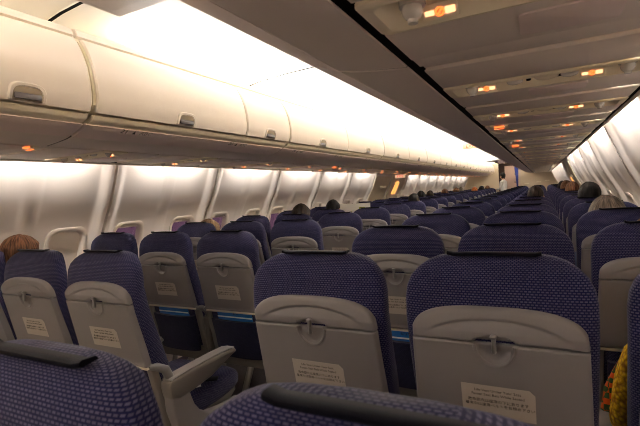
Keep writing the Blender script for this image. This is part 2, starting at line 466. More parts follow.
# ------------------------------------------------------------------ overhead bins
door_prof = [(.510, 1.694), (.498, 1.722), (.493, 1.765), (.497, 1.82), (.508, 1.878), (.530, 1.938), (.556, 1.985), (.577, 2.006)]
rim_prof = [(.586, 2.020), (.592, 2.040), (.606, 2.054), (.63, 2.060)]
edges = [-1.4, -.365, .67, 1.19, 2.225, 2.745]+[2.745+1.06*k for k in range(1, 14)]
edges[-1] = min(edges[-1], Y1-.1)
units = [(-1.4, -.365, [-1.4, -.365]), (-.365, 1.19, [-.365, .67, 1.19]), (1.19, 2.745, [1.19, 2.225, 2.745])]
y = 2.745
while y+2.12 < Y1-.05: units.append((y, y+2.12, [y, y+1.06, y+2.12])); y += 2.12
units.append((y, Y1-.02, [y, Y1-.02]))
ORD = ['nearest', 'second', 'third', 'fourth', 'fifth', 'sixth', 'seventh', 'eighth', 'ninth', 'tenth', 'eleventh', 'twelfth', 'thirteenth', 'fourteenth', 'fifteenth', 'sixteenth', 'seventeenth', 'eighteenth', 'nineteenth', 'twentieth', 'twenty-first', 'twenty-second', 'twenty-third', 'twenty-fourth', 'twenty-fifth', 'twenty-sixth', 'twenty-seventh', 'twenty-eighth', 'twenty-ninth', 'thirtieth']
def strip(mb, side, prof, y0, y1, th, yb=.004):
    """open profile swept along y with thickness th towards the outside"""
    n = len(prof); nr = []
    for i in range(n):
        a = Vector(prof[max(i-1, 0)]); b = Vector(prof[min(i+1, n-1)]); d = (b-a).normalized(); nr.append(Vector((d.y, -d.x)))
    back = [(p[0]+q.x*th, p[1]+q.y*th) for p, q in zip(prof, nr)]
    def rg(y, s):
        f = [(p[0]+q.x*s, p[1]+q.y*s) for p, q in zip(prof, nr)]
        return [(side*x, y, z) for x, z in f+back[::-1]]
    mb.loft([rg(y0, yb), rg(y0+yb, 0), rg(y1-yb, 0), rg(y1, yb)])
bincount = {-1: 0, 1: 0}
signs = []
for side in (-1, 1):
    vis = 0; dy = -.17 if side > 0 else 0
    for (y0, y1, dv) in units:
        dv = [q+dy if q < Y1-.1 else q for q in dv]; y0, y1 = dv[0], dv[-1]
        if y1 < -.4: tagged = 'behind'
        lab = 'cream overhead bin over the %s seats, %s bin from the near end' % ('left window' if side < 0 else 'right-hand', ORD[vis])
        vis += 1
        t = thing('overhead_bin', lab, 'luggage bin', (side*.9, y0, 1.6), 0, 'overhead bins')
        T = Vector((side*.9, y0, 1.6))
        def bo(mb, name, m, par=t, **k):
            bmesh.ops.translate(mb.bm, vec=-T, verts=mb.bm.verts); return mb.obj(name, m, par, **k)
        g = .006
        # carcass
        mb = MB(); pr = [(.545, 1.70), (.513, 1.725), (.508, 1.765), (.511, 1.82), (.522, 1.878), (.545, 1.938), (.572, 1.985), (.60, 2.012), (.64, 2.035), (1.20, 2.04), (1.30, 1.80), (1.35, 1.64), (.86, 1.625), (.61, 1.672)]
        mb.prism([(side*a, b) for a, b in pr], 1, y0+.003, y1-.003); bo(mb, 'bin_body', M_rail, smooth=True, angle=30)
        # rim on top
        mb = MB(); strip(mb, side, rim_prof, y0+g, y1-g, .02); bo(mb, 'bin_rim', M_bin)
        # rails
        mb = MB(); strip(mb, side, [(.603, 1.646), (.560, 1.662), (.545, 1.668), (.540, 1.673), (.531, 1.687), (.535, 1.692)][::1], y0+g*1.5, y1-g*1.5, .016); bo(mb, 'bin_rail', M_rail, angle=25)
        # doors
        for a, b in zip(dv, dv[1:]):
            mb = MB(); strip(mb, side, door_prof, a+(.006 if a not in (y0,) else .012), b-(.006 if b != y1 else .012), .013, .006); d = bo(mb, 'bin_door', M_bin)
            yc = (a+b)/2
            hw = .105
            # latch: surround, recess, paddle
            def dp(s):   # point on the door profile by height
                return interp([(z, x) for x, z in door_prof], s)
            mb = MB(); out = []
            for (w, h, o) in ((hw*.5+.014, .060, .0), (hw*.5+.010, .055, -.006), (hw*.5, .047, -.005), (hw*.5-.004, .044, .004)):
                ring = []
                for k in range(25):
                    u = math.cos(PI*k/24); v = math.sin(PI*k/24)
                    u = math.copysign(abs(u)**.55, u); v = v**.55
                    z = 1.701+h*v; ring.append((side*(dp(z)+o), yc+w*u, z))
                ring.append((side*(dp(1.697)+o), yc-w, 1.697)); ring.append((side*(dp(1.697)+o), yc+w, 1.697))
                out.append(ring)
            mb.loft(out, cap0=False, cap1=False); bo(mb, 'latch_surround', M_bin, d)
            mb = MB(); mb.grid(8, 4, lambda i, j: (side*(dp(1.699+.046*j/4)-.0015), yc-(hw*.5-.002)+(hw-.004)*i/8, 1.699+.046*j/4)); bo(mb, 'latch_recess', M_latch, d)
            mb = MB(); mb.box((side*(dp(1.71)-.004), yc, 1.713), (.008, hw-.012, .022), .003); bo(mb, 'latch_paddle', M_paddle, d)
    # row number signs on the rail
ROWTXT = {}
# sign rail below each bin edge
for side in (-1, 1):
    nm = 'trim_1' if side < 0 else 'trim_2'
    mb = MB(); dy = -.17 if side > 0 else 0
    cuts = [Y0+.05]+[u[0]+dy for u in units]+[Y1-.02]
    for a, b in zip(cuts, cuts[1:]): strip(mb, side, [(.668, 1.612), (.640, 1.622), (.608, 1.634), (.592, 1.640), (.572, 1.652), (.577, 1.658)], a+.005, b-.005, .012)
    struct(mb.obj(nm, M_rose, angle=20))
for r in range(20):
    y = 1.455+.765*r
    if y > Y1-.5: break
    row = 21-r
    if row < 1: break
    c = Vector((-.582, y, 1.6460)); nrm = Vector((.514, 0, -.857)).normalized(); xa = Vector((0, 1, 0)); ya = (nrm.cross(xa))
    t = thing('row_number_sign', 'row number sign reading %d on the rail under the left bins' % row, 'sign', tuple(c), 0, 'row number signs')
    m1 = text_mesh(str(row), .040, M_ink)
    o = link('row_number', m1, t); o.matrix_local = frame_matrix(nrm*.0035-xa*.065, xa, ya)
    mb = MB(); mb._add([(-.009, -.011, 0), (.009, -.011, 0), (0, .013, 0), (-.009, -.011, .0004), (.009, -.011, .0004), (0, .013, .0004)], [(0, 2, 1), (3, 4, 5), (0, 1, 4, 3), (1, 2, 5, 4), (2, 0, 3, 5)])
    o = link('arrow', mb.mesh('arrow', M_ink), t); o.matrix_local = frame_matrix(nrm*.0035-xa*.012, xa, ya)
    m1 = text_mesh('ABC', .036, M_inkgrey)
    o = link('seat_letters', m1, t); o.matrix_local = frame_matrix(nrm*.0035+xa*.055, xa, ya)

# ------------------------------------------------------------------ panels and service units below the bins
ZP = 1.587
puy = [-.58, .05, .70, 1.375, 1.99, 2.62, 3.30]+[3.30+.70*k for k in range(1, 21)]
puyL = [-.6, .1, .82, 1.57, 2.30, 3.12]+[3.12+.75*k for k in range(1, 20)]
UW = .072
for side in (-1, 1):
    arr = puy if side > 0 else puyL
    arr = [y for y in arr if y < Y1-.3]
    # bin underside between rail and black seam, and the panels outboard of it
    mb = MB(); dy = -.17 if side > 0 else 0
    cuts = [Y0+.05]+[u[0]+dy for u in units]+[Y1-.02]
    for a, b in zip(cuts, cuts[1:]): strip(mb, side, [(.840, 1.589), (.76, 1.597), (.70, 1.605), (.670, 1.6115), (.66, 1.62)], a+.004, b-.004, .012)
    mb.mi = 1
    for a in cuts[1:-1]: strip(mb, side, [(.838, 1.592), (.76, 1.600), (.70, 1.608), (.672, 1.6145)], a-.012, a+.012, .008)
    mb.mi = 0
    o = mb.obj('trim_%d' % (3 if side < 0 else 4), [M_psu, M_gdark], angle=20); struct(o)
    mb = MB(); mb.box((side*.853, (Y0+Y1)/2, 1.604), (.03, Y1-Y0-.06, .02)); mb.box((side*1.407, (Y0+Y1)/2, 1.600), (.012, Y1-Y0-.06, .016)); struct(mb.obj('trim_%d' % (6 if side < 0 else 7), M_dark))
    mb = MB(); mb.box((side*1.4165, (Y0+Y1)/2, 1.592), (.007, Y1-Y0-.06, .026), .003); struct(mb.obj('trim_%d' % (8 if side < 0 else 9), M_bin))
    xc = side*1.132
    prev = Y0+.06; mbn = 0
    for n, y in enumerate(arr+[Y1-.02+UW]):
        a, b = prev+.004, y-UW-.004
        if b-a > .1:
            L_ = b-a
            cuts = [a, a+L_*.36, a+L_*.50, a+L_*.58, b]
            lab = 'flat beige panel under the %s bins, %s from the near end' % ('left' if side < 0 else 'right', ORD[mbn])
            t = thing('filler_panel', lab, 'ceiling panel', (xc, a, ZP), 0, 'filler panels under the bins'); mbn += 1
            for q, (c0, c1) in enumerate(zip(cuts, cuts[1:])):
                dz = (0, .003, .010, .002)[q]
                mb = MB(); mb.box((0, (c0+c1)/2-a, .006+dz), (.535, c1-c0-.004, .012), .003, seg=2)
                mb.obj('panel_plate', M_psu, t)
            if side > 0 and y < 6 or side < 0 and y < 5:
                # speaker grille set in the first plate
                g0, g1 = a+L_*.07, a+L_*.29
                mb = MB(); rg = []
                mb.prism([(p[0], p[1]) for p in rrect(.078, (g1-g0)/2, .012, 4)], 2, -.0035, .002, .001)
                bmesh.ops.translate(mb.bm, vec=(side*.03, (g0+g1)/2-a, 0), verts=mb.bm.verts)
                mb.obj('speaker_grille', M_rose, t)
            for nx_, ny_ in ((.932, 2.36), (.94, 3.70), (-.88, 1.14), (-.90, 4.35)):
                if nx_*side > 0 and a < ny_ < b:
                    mb = MB(); mb.box((nx_-xc, ny_-a, -.001), (.085, .030, .022), .003); q = mb.obj('lit_notice', M_psu2, t)
                    mb = MB(); mb.box((nx_-xc, ny_-a-.003, -.0125), (.046, .010, .004), .001); mb.box((nx_-xc, ny_-a-.0155, -.004), (.046, .004, .007), .001); mb.obj('lit_face', M_sign_o, q)
        prev = y+UW
        if y > Y1-.2: continue
        t = thing('passenger_service_unit', 'service unit with lit signs under the %s bins, %s from the near end' % ('left' if side < 0 else 'right', ORD[n]), 'service panel', (xc, y, ZP), 0, 'passenger service units')
        # housing: rounded frame with a recessed channel
        mb = MB()
        def ring(w, h, z, r): return [(p[0], p[1], z) for p in rrect(w, h, r, 4)]
        mb.loft([ring(.268, UW, .014, .012), ring(.268, UW, .0, .012), ring(.262, UW-.006, -.004, .012), ring(.245, UW-.012, -.004, .02), ring(.241, UW-.015, .0, .02), ring(.205, UW-.034, .036, .016)], cap0=False, cap1=True)
        mb.obj('housing', M_psu2, t)
        sl = side; dzs = -.016 if side < 0 else -.004
        for xo in (-.195*sl, .185*sl):
            mb = MB(); mb.ball((xo, 0, .002), .017, 14, 8)
            mb.tube([(xo, 0, .03), (xo, 0, .008)], .021, 14); mb.tube([(xo, 0, -.004), (xo, 0, -.018)], [.010, .008], 12)
            mb.obj('air_nozzle', M_clear, t)
        # lit pictogram pair on the far wall of the recess
        for xo in (-.160*sl, .110*sl):
            mb = MB(); rx = Matrix.Rotation(math.radians(-50), 4, 'X')
            mb.box((xo, .040, .012+dzs), (.060, .028, .006), .003, rot=rx); s = mb.obj('lit_sign', M_psu2, t)
            mb = MB()
            for dx, w in ((-.0165, .015), (.0165, .016)):
                mb = MB(); mb.box((xo+dx, .0375, .0095+dzs), (w, .008 if dx < 0 else .011, .003), .001, rot=rx)
                mb.obj('seat_belt_symbol', M_sign_w, s)
            mb = MB(); c = Vector((xo, .0375, .0095+dzs))
            mb.tube([c+rx.to_3x3() @ Vector((.0065*math.cos(2*PI*k/16), .0065*math.sin(2*PI*k/16), 0)) for k in range(17)], .0018, 6)
            mb.tube([c+rx.to_3x3() @ Vector((-.0045, .0045, 0)), c+rx.to_3x3() @ Vector((.0045, -.0045, 0))], .0016, 6)
            mb.obj('no_smoking_symbol', M_sign_o, s)
        for xo in (-.08*sl, .055*sl):
            mb = MB(); mb.ball((xo, -.002, .006), .02, 14, 8, (1.1, .7, .5)); mb.obj('reading_light', M_clear, t)
        mb = MB(); mb.ball((0, -.004, .008), .026, 16, 8, (1.2, .6, .45)); mb.obj('call_button', M_rail, t)
        for xo in (-.045*sl, .03*sl):
            mb = MB(); mb.tube([(xo, .005, .034), (xo, .005, .004)], .006, 8); mb.obj('indicator', M_dark, t)
# lowered housing hanging from the aisle ceiling in front of the first joint
mb = MB()
bx, bz = .283, 2.010
pr = [(-bx, bz+.012), (-bx+.012, bz), (bx-.012, bz), (bx, bz+.012), (bx+.01, 2.19), (-bx-.01, 2.19)]
mb.prism(pr, 1, -.4, 1.16, .008)
t = tag(mb.obj('ceiling_housing', M_psu), 'cream box housing hanging from the aisle ceiling at the top edge', 'ceiling housing')
mb = MB(); mb.box((-.01, .38, bz-.003), (.46, 1.44, .008), .003); mb.obj('bottom_panel', M_psu, t)

# exit sign hanging under the aisle ceiling
def exit_sign(name, loc, rz, s, label):
    t = thing(name, label, 'exit sign', loc, rz)
    mb = MB(); mb.box((0, 0, 0), (.30*s, .035, .10*s), .008); mb.box((0, 0, .07*s), (.06, .02, .06*s), .004); mb.obj('sign_body', M_bin, t)
    mb = MB(); mb.box((0, -.018, 0), (.27*s, .004, .082*s), .001); f = mb.obj('sign_face', M_exitface, t)
    o = link('sign_letters', text_mesh('EXIT', .085*s, M_exitlet), f); o.matrix_local = frame_matrix((0, -.0205, 0), (1, 0, 0), (0, 0, 1))
    return t
d = Vector((-.937, 7.0, .577))*1.08
exit_sign('exit_sign', tuple(EYE+d), 0, .9, 'lit cream and red EXIT sign hanging under the bright aisle ceiling')
for side in (-1, 1):
    y = 8.62
    x = side*1.50
    if side < 0: exit_sign('exit_sign', (side*1.38, 8.45, 1.545), 0, .75, 'small red EXIT sign above the %s overwing hatch' % ('left' if side < 0 else 'right'))
    mb = MB(); za, zb = (1.20, 1.44) if side < 0 else (1.16, 1.36); yw = .09 if side < 0 else .05
    mb.loft([[wall_pt(side, 8.72+q*yw, z, o) for q, o in ((-1, .03), (-1, -.004), (-.8, -.012), (.8, -.012), (1, -.004), (1, .03))] for z in (za, lerp(za, zb, .5), zb)])
    tag(mb.obj('exit_light', bpy.data.materials.get('exit_light_amber') or emis('exit_light_amber', (1, .40, .10, 1), .8)), 'amber lit upright exit marker on the %s side wall' % ('left' if side < 0 else 'right'), 'exit light')
# ------------------------------------------------------------------ lamps
def area(name, loc, target, sx, sy, power, col):
    l = bpy.data.lights.new(name, 'AREA'); l.shape = 'RECTANGLE'; l.size = sx; l.size_y = sy; l.energy = power; l.color = col
    o = bpy.data.objects.new(name, l); COL.objects.link(o); o.location = loc
    d = (Vector(target)-Vector(loc)).normalized()
    z = -d; yv = Vector((0, 1, 0)); x = yv.cross(z).normalized(); yv = z.cross(x)
    o.matrix_world = Matrix(((x.x, yv.x, z.x, loc[0]), (x.y, yv.y, z.y, loc[1]), (x.z, yv.z, z.z, loc[2]), (0, 0, 0, 1)))
    return o
WARM = (1, .80, .58); COVE = (1, .985, .965)
P_COVE, P_WASH = 11.5, 3.9
for side in (-1, 1):
    # cove lamps above the bins, one per ceiling panel
    cj = [c for c in CJ if c < Y1]+[Y1]
    cj = [Y0]+cj
    for a, b in zip(cj, cj[1:]):
        if b-a < .3: continue
        la, lb = a+.12, b-.12
        if abs(b-1.24) < .01: lb = .66
        if abs(a-1.24) < .01: la = 1.66
        L_ = lb-la; a, b = la, lb
        area('cove_light', (side*.80, (a+b)/2, 2.075), (side*.35, (a+b)/2, 2.19), .05, L_, P_COVE*L_, COVE)
        mb = MB(); mb.tube([(side*.83, (a+b)/2-L_/2, 2.062), (side*.83, (a+b)/2+L_/2, 2.062)], .010, 8)
        tag(mb.obj('fluorescent_tube', M_tube), 'fluorescent tube hidden in the ceiling cove above the %s bins' % ('left' if side < 0 else 'right'), 'lamp', 'cove tubes %s' % ('left' if side < 0 else 'right'))
    for j in joints:
        if j < Y0 or j+JP > Y1+.3: continue
        if EXIT[side][0]-.1 < j+JP/2 < EXIT[side][1]+JP+.1: continue
        area('wash_light', (side*1.383, j+JP/2, 1.690), (side*1.56, j+JP/2, 1.32), .016, .66, P_WASH, (1, .93, .87))
# galley lamp beyond the doorway
area('galley_light', (0, Y1+.6, 2.05), (0, Y1+.9, 0), .4, .3, 3, WARM)

w = bpy.data.worlds.new('dusk'); scene.world = w; w.use_nodes = True
w.node_tree.nodes['Background'].inputs[0].default_value = (.075, .035, .06, 1); w.node_tree.nodes['Background'].inputs[1].default_value = .9

# ------------------------------------------------------------------ seats
def rear(z):
    """y of the rear face of the seat back at height z"""
    if z < .96: return -.017+(.96-z)*.215
    return -.017+.10*(z-.96)+.25*max(0, z-1.06)**2*10
WTAB = [(.40, .195), (.55, .205), (.75, .212), (.95, .215), (1.03, .215), (1.06, .210), (1.085, .199), (1.105, .181), (1.120, .159), (1.130, .134), (1.135, .104), (1.137, .06)]
def back_mesh():
    mb = MB(); rings = []
    zz = [.40, .44, .5, .6, .7, .8, .9, .98, 1.03, 1.06, 1.085, 1.105, 1.120, 1.130, 1.135, 1.137]
    for z in zz:
        hw = interp(WTAB, z); yr = rear(z); dep = interp([(.40, .11), (.6, .115), (.85, .085), (1.0, .068), (1.09, .062), (1.12, .055), (1.137, .035)], z)
        if z > 1.06: yr += .018*((z-1.06)/.077)**2.2
        yc = yr+dep/2; ring = []
        for k in range(40):
            a = PI/2+2*PI*k/40; c, s = math.cos(a), math.sin(a)
            e = .42
            ring.append((hw*math.copysign(abs(c)**e, c), yc+dep/2*math.copysign(abs(s)**e, s), z))
        rings.append(ring)
    mb.loft(rings); return ring_uv(mb.mesh('backrest', M_seat, angle=70), rings)
def bevh(d, r): 
    t = clamp(d/r); return math.sqrt(max(0, 1-(1-t)**2))
HWS = .193
def crescent(x): return .989-.034*(abs(x)/.15)**2.2
def shell_top(u): return .945+.074*(1-min(1, abs(u))**3.0)**(1/2.6)
def cup(x, z):
    """shallow finger cup around the latch"""
    if z > .934:
        q = (x/.050)**2+((z-.934)/.019)**2
    else: q = (x/.042)**2+((z-.934)/.052)**2
    return q
def shell_mesh():
    mb = MB(); nx, nz = 64, 30
    def f(i, j):
        if i in (0, nx) or j in (0, nz):
            edge = True
        else: edge = False
        ii = clamp((i-1)/(nx-2)); jj = clamp((j-1)/(nz-2))
        t = -1+2*ii; u = math.sin(t*PI/2)*.55+t*.45; x = u*HWS; top = shell_top(u); z = .9365+jj*(top-.9365)
        d = min((1-abs(u))*HWS, (top-z)); db = z-.9365
        h = .004+.012*min(bevh(d, .014), bevh(db+.0015, .004))
        zc = crescent(x); side_f = 1-smooth(.115, .165, abs(x))
        if z < zc: h -= .0075*math.exp(-(zc-z)/.022)*side_f
        elif z < zc+.006: h -= .0075*(1-(z-zc)/.006)*side_f
        if cup(x, z) < 1: h -= .017*smooth(1, .75, cup(x, z))
        if edge: h = -.012
        return (x, rear(z)-h, z)
    mb.grid(nx, nz, f); return mb.mesh('back_shell', M_shell, angle=50)
def tray_mesh():
    mb = MB(); nx, nz = 56, 48; zb, zt = .664, .9325
    def f(i, j):
        edge = i in (0, nx) or j in (0, nz)
        ii = clamp((i-1)/(nx-2)); jj = clamp((j-1)/(nz-2))
        u = -1+2*ii; u = math.sin(u*PI/2)*.4+u*.6; z = lerp(zb, zt, 1-(1-jj)**1.35); hw = HWS+.008*(zt-z)/.27; x = u*hw
        d = min((1-abs(u))*hw, zt-z)
        h = .004+.012*min(bevh(d+.001, .005), bevh(z-zb+.001, .006))
        if z < zb+.012: h += .003
        q = cup(x, z)
        if q < 1: h -= .010*smooth(1, .8, q)
        elif q < 1.35: h += .002*(1-abs((q-1.17)/.18))
        if edge: h = -.012
        return (x, rear(z)-h, z)
    mb.grid(nx, nz, f)
    return mb.mesh('tray_table', M_shell, angle=50)
def cup_mesh():
    mb = MB(); mb.tube([(.044*math.cos(a), rear(.932-.054*math.sin(a))-.0165, .932-.054*math.sin(a)) for a in [PI*k/20 for k in range(21)]], .0046, 8); return mb.mesh('latch_cup', M_shell)
def lip_mesh():
    mb = MB(); mb.box((0, rear(.658)-.006, .656), (.40, .018, .010), .004); return mb.mesh('tray_lip', M_lip)
def latch_mesh():
    mb = MB(); y = rear(.93)-.018
    mb.box((0, y-.002, .932), (.0105, .012, .040), .004); mb.box((0, y-.004, .953), (.015, .014, .010), .004); return mb.mesh('tray_latch', M_chrome)
def placard_mesh():
    mb = MB(); c = .012
    z0, z1, x0, x1 = .738, .823, -.0825, .0825
    pts = [(x0, z0), (x1, z0), (x1, z1-c), (x1-c, z1), (x0, z1)]
    mb.loft([[(x, rear(z)-.0155, z) for x, z in pts], [(x, rear(z)-.0168, z) for x, z in pts]]); return mb.mesh('placard', M_card)
def placard_text():
    it = []
    for s, sz, z, xo in (('Life Vest Under Your Seat', .0098, .809, 0), ('Fasten Seat Belt While Seated', .0098, .7975, 0), ('救命胴衣は座席の下にあります', .0098, .781, 0), ('着席中は座席ベルトをお締め下さい', .0098, .7695, .003)):
        me = text_mesh(s, sz, M_ink); o = (xo, rear(z)-.0169, z)
        up = Vector((0, -.215, 1)).normalized()
        it.append((me, frame_matrix(o, (1, 0, 0), up)))
    return join_meshes('placard_text', it, [M_ink])
def strip_mesh():
    mb = MB(); n = 14; rings = []
    y = rear(1.13)+.018
    for i in range(n+1):
        u = -1+2*i/n; x = .106*u; zz = 1.1385+.003*(1-u*u)+(.004 if abs(u) > .93 else 0)
        yy = y+.004*u*u
        # rolled flap: a thin band that overhangs to the rear
        rings.append([(x, yy-.017, zz-.006), (x, yy-.020, zz-.004), (x, yy-.020, zz+.001), (x, yy-.016, zz+.003), (x, yy+.002, zz+.002), (x, yy+.006, zz-.003)])
    mb.loft(rings); return mb.mesh('headrest_flap', M_black, angle=60)
def pocket_mesh():
    mb = MB(); nx, nz = 16, 12
    def f(i, j):
        edge = i in (0, nx) or j in (0, nz); u = -1+2*clamp((i-1)/(nx-2)); v = clamp((j-1)/(nz-2))
        z = lerp(.37, .606-.008*(1-u*u), v); x = u*(.168-.006*(1-v)); h = .020+.026*max(0, 1-u*u)**.6*(1-.55*v)+.004*math.sin(v*9+u)*(1-v)
        if edge: h = -.01
        return (x, rear(z)-h+.002, z)
    mb.grid(nx, nz, f); me = mb.mesh('seat_pocket', M_pocket, angle=60)
    lay = me.uv_layers.new(name='UVMap')
    for l in me.loops: co = me.vertices[l.vertex_index].co; lay.data[l.index].uv = (co.x, co.z)
    return me
def backframe_mesh(s):
    mb = MB()
    pr = []
    for z, w in ((.665, .026), (.60, .030), (.5, .036), (.42, .05), (.36, .055)): pr.append((z, w))
    f = [(rear(z)-.004, z) for z, w in pr]; b = [(rear(z)+w, z) for z, w in pr][::-1]
    mb.prism(f+b, 0, s*.178, s*.212, .006); return mb.mesh('back_frame', M_frame)
def bracket_mesh(s):
    mb = MB(); pts = [(s*.205, rear(.66)-.004, .662), (s*.222, rear(.66)+.015, .660), (s*.236, rear(.64)+.04, .640), (s*.240, .115, .585), (s*.240, .135, .535)]
    mb.tube(pts, [.012, .017, .019, .019, .016], 12); return mb.mesh('hinge_bracket', M_bracket)
def cushion_mesh():
    mb = MB(); rings = []
    for y, z0, z1, w in ((.13, .36, .455, .205), (.16, .34, .468, .212), (.30, .33, .462, .215), (.45, .33, .470, .216), (.54, .34, .468, .215), (.575, .36, .452, .212), (.588, .385, .43, .200)):
        ring = []; zc = (z0+z1)/2; hz = (z1-z0)/2
        for k in range(32):
            a = 2*PI*k/32; c, s = math.cos(a), math.sin(a); ring.append((w*math.copysign(abs(c)**.35, c), y, zc+hz*math.copysign(abs(s)**.5, s)))
        rings.append(ring)
    mb.loft(rings); return ring_uv(mb.mesh('seat_cushion', M_seat, angle=60), rings)
def pan_mesh():
    mb = MB(); mb.prism([(.10, .40), (.10, .31), (.50, .31), (.56, .345), (.56, .36), (.2, .35), (.13, .40)], 0, -.205, .205, .006); return mb.mesh('seat_pan', M_frame)
def arm_outline(yb, yf, zt, d):
    top = [(yb, zt-.030), (yb+.004, zt-.012), (yb+.02, zt-.002), (yb+.10, zt), (yb+.28, zt+.002), (yf-.05, zt+.000), (yf-.012, zt-.008), (yf, zt-.022)]
    bot = [(yf-.006, zt-.030), (yf-.05, zt-.040), (yb+.25, zt-d*.85), (yb+.12, zt-d), (yb+.05, zt-d*1.02), (yb+.012, zt-d*.85)]
    return top+bot
def arm_mesh(s):
    mb = MB(); mb.prism(arm_outline(.075, .510, .600, .095), 0, s*.2428-.029, s*.2428+.029, .010); return mb.mesh('armrest', M_frame)
def armpad_mesh(s):
    mb = MB(); pts = [(.085, .599), (.10, .606), (.18, .609), (.36, .611), (.455, .608), (.497, .597)]
    mb.prism(pts+[(.49, .591), (.36, .601), (.18, .599), (.09, .593)], 0, s*.2428-.027, s*.2428+.027, .006); return mb.mesh('armrest_pad', M_shell)
def shroud_mesh(s):
    mb = MB()
    pr = [(.085, .545), (.100, .565), (.150, .560), (.185, .535), (.195, .49), (.212, .445), (.245, .400), (.30, .365), (.40, .345), (.52, .335), (.555, .32), (.555, .27), (.50, .245), (.28, .25), (.18, .285), (.12, .36), (.09, .46)]
    mb.prism(pr, 0, s*.2428-.026, s*.2428+.026, .010); return mb.mesh('armrest_support', M_shell)
def post_mesh(s):
    mb = MB(); mb.prism([(.08, .56), (.12, .565), (.15, .53), (.14, .42), (.17, .33), (.10, .33), (.075, .45)], 0, s*.2428-.018, s*.2428+.018, .008)
    mb.tube([(s*.2428-.022, .108, .50), (s*.2428+.022, .108, .50)], .012, 10); return mb.mesh('armrest_support', M_frame)
def leg_mesh(front):
    mb = MB()
    if front: mb.tube([(0, .50, .32), (0, .50, .16), (0, .47, .02)], [.02, .018, .02], 10); mb.box((0, .46, .012), (.06, .12, .024), .006)
    else: mb.tube([(0, .20, .32), (0, .10, .15), (0, .06, .02)], [.02, .018, .02], 10); mb.box((0, .07, .012), (.06, .12, .024), .006)
    return mb.mesh('leg', M_metal)
MS = dict(back=back_mesh(), shell=shell_mesh(), tray=tray_mesh(), lip=lip_mesh(), latch=latch_mesh(), cup=cup_mesh(), placard=placard_mesh(), ptext=placard_text(), strip=strip_mesh(), pocket=pocket_mesh(),
          bfl=backframe_mesh(-1), bfr=backframe_mesh(1), brl=bracket_mesh(-1), brr=bracket_mesh(1), cush=cushion_mesh(), pan=pan_mesh(), legf=leg_mesh(True), legr=leg_mesh(False),
          arml=arm_mesh(-1), armr=arm_mesh(1), padl=armpad_mesh(-1), padr=armpad_mesh(1), shl=shroud_mesh(-1), shr=shroud_mesh(1), pol=post_mesh(-1), por=post_mesh(1))
POSN = {'L3': 'left block window side', 'L2': 'left block middle place', 'L1': 'left block aisle side', 'A': 'right block aisle side', 'B': 'right block middle place', 'C': 'right block window side'}
XC = {'L3': -1.480, 'L2': -.9985, 'L1': -.513, 'A': .513, 'B': .9990, 'C': 1.480}
def row_y(c, r): return (1.153 if c[0] == 'L' else 1.090)+.79*(r-1)
SEATS = {}
def make_seat(c, r):
    where = 'nearest row, cut by the bottom edge' if r == 0 else ('%s row ahead of it' % ['first', 'second', 'third', 'fourth', 'fifth', 'sixth', 'seventh', 'eighth', 'ninth', 'tenth', 'eleventh', 'twelfth', 'thirteenth', 'fourteenth', 'fifteenth', 'sixteenth', 'seventeenth', 'eighteenth', 'nineteenth', 'twentieth'][r-1])
    if r > 0: where = where.replace(' ahead of it', ' in front of the nearest row')
    t = thing('airliner_seat', 'navy seat, %s, %s' % (POSN[c], where), 'seat', (XC[c], row_y(c, r), 0), 0, 'rows of airliner seats')
    if c[0] == 'L': t.scale = (1, 1, .987)
    SEATS[c, r] = t
    def p(n, k, par=t): return link(n, MS[k], par)
    bk = p('backrest', 'back'); p('headrest_flap', 'strip', bk)
    p('back_shell', 'shell'); tr = p('tray_table', 'tray'); p('tray_latch', 'latch', tr); p('latch_cup', 'cup', tr); p('tray_lip', 'lip', tr)
    if r <= 12:
        pl = p('placard', 'placard')
        if r <= 5: p('placard_text', 'ptext', pl)
    p('seat_cushion', 'cush'); p('leg', 'legf'); p('leg', 'legr')
    if r <= 10:
        p('seat_pocket', 'pocket'); p('back_frame', 'bfl'); p('back_frame', 'bfr'); p('seat_pan', 'pan')
        if r <= 6: p('hinge_bracket', 'brl'); p('hinge_bracket', 'brr')
    def arm(s):
        k = 'l' if s < 0 else 'r'
        aisle = (c == 'L1' and s > 0) or (c == 'A' and s < 0)
        a = p('armrest', 'arm'+k); p('armrest_pad', 'pad'+k, a); p('armrest_support', ('sh' if aisle else 'po')+k)
    if not (c in ('C',)): arm(1)
    if c == 'A': arm(-1)
    return t
NR = 20
ROW0 = {'A': (0, 0, -.016), 'B': (-.015, 0, -.012)}
for r in range(0, NR+1):
    for c in ('L3', 'L2', 'L1', 'A', 'B', 'C'):
        if r == 0 and c in ('L3', 'L2', 'L1', 'C'): continue
        t = make_seat(c, r)
        if r == 0: t.location.x += ROW0[c][0]; t.scale = (1, 1, (1.14+ROW0[c][2])/1.14)

# ------------------------------------------------------------------ booklets in pockets
def booklet(c, r, label, text=None, dx=0, up=0):
    x, y = XC[c], row_y(c, r); z = .655+up
    t = thing('booklet', label, 'booklet', (x+dx, y+rear(.50)-.004, .50), 0, 'booklets in seat pockets')
    k = Matrix.Rotation(math.radians(12), 4, 'X')
    mb = MB(); mb.box((0, -.010, .05), (.25, .004, .21), .001, rot=k); mb.obj('cover', M_blue, t)
    mb = MB(); mb.box((0, -.0275, .114), (.25, .0015, .008), .0004, rot=k); mb.obj('cover_band', M_bookwhite, t)
    if text:
        o = link('cover_text', text_mesh(text, .020, M_navyink), t); o.matrix_local = frame_matrix((.012, -.0312, .136), (1, 0, 0), (0, -.2126, 1))
booklet('L1', 2, 'blue booklet in the pocket of the left aisle seat, second row ahead', 'B737')
booklet('A', 2, 'blue booklet lettered B737 in the pocket right of the aisle', 'B737')
booklet('L2', 2, 'blue booklet with pale strip in the pocket of a left middle seat')
booklet('L1', 1, 'blue booklet below the left aisle tray table beside the armrest')

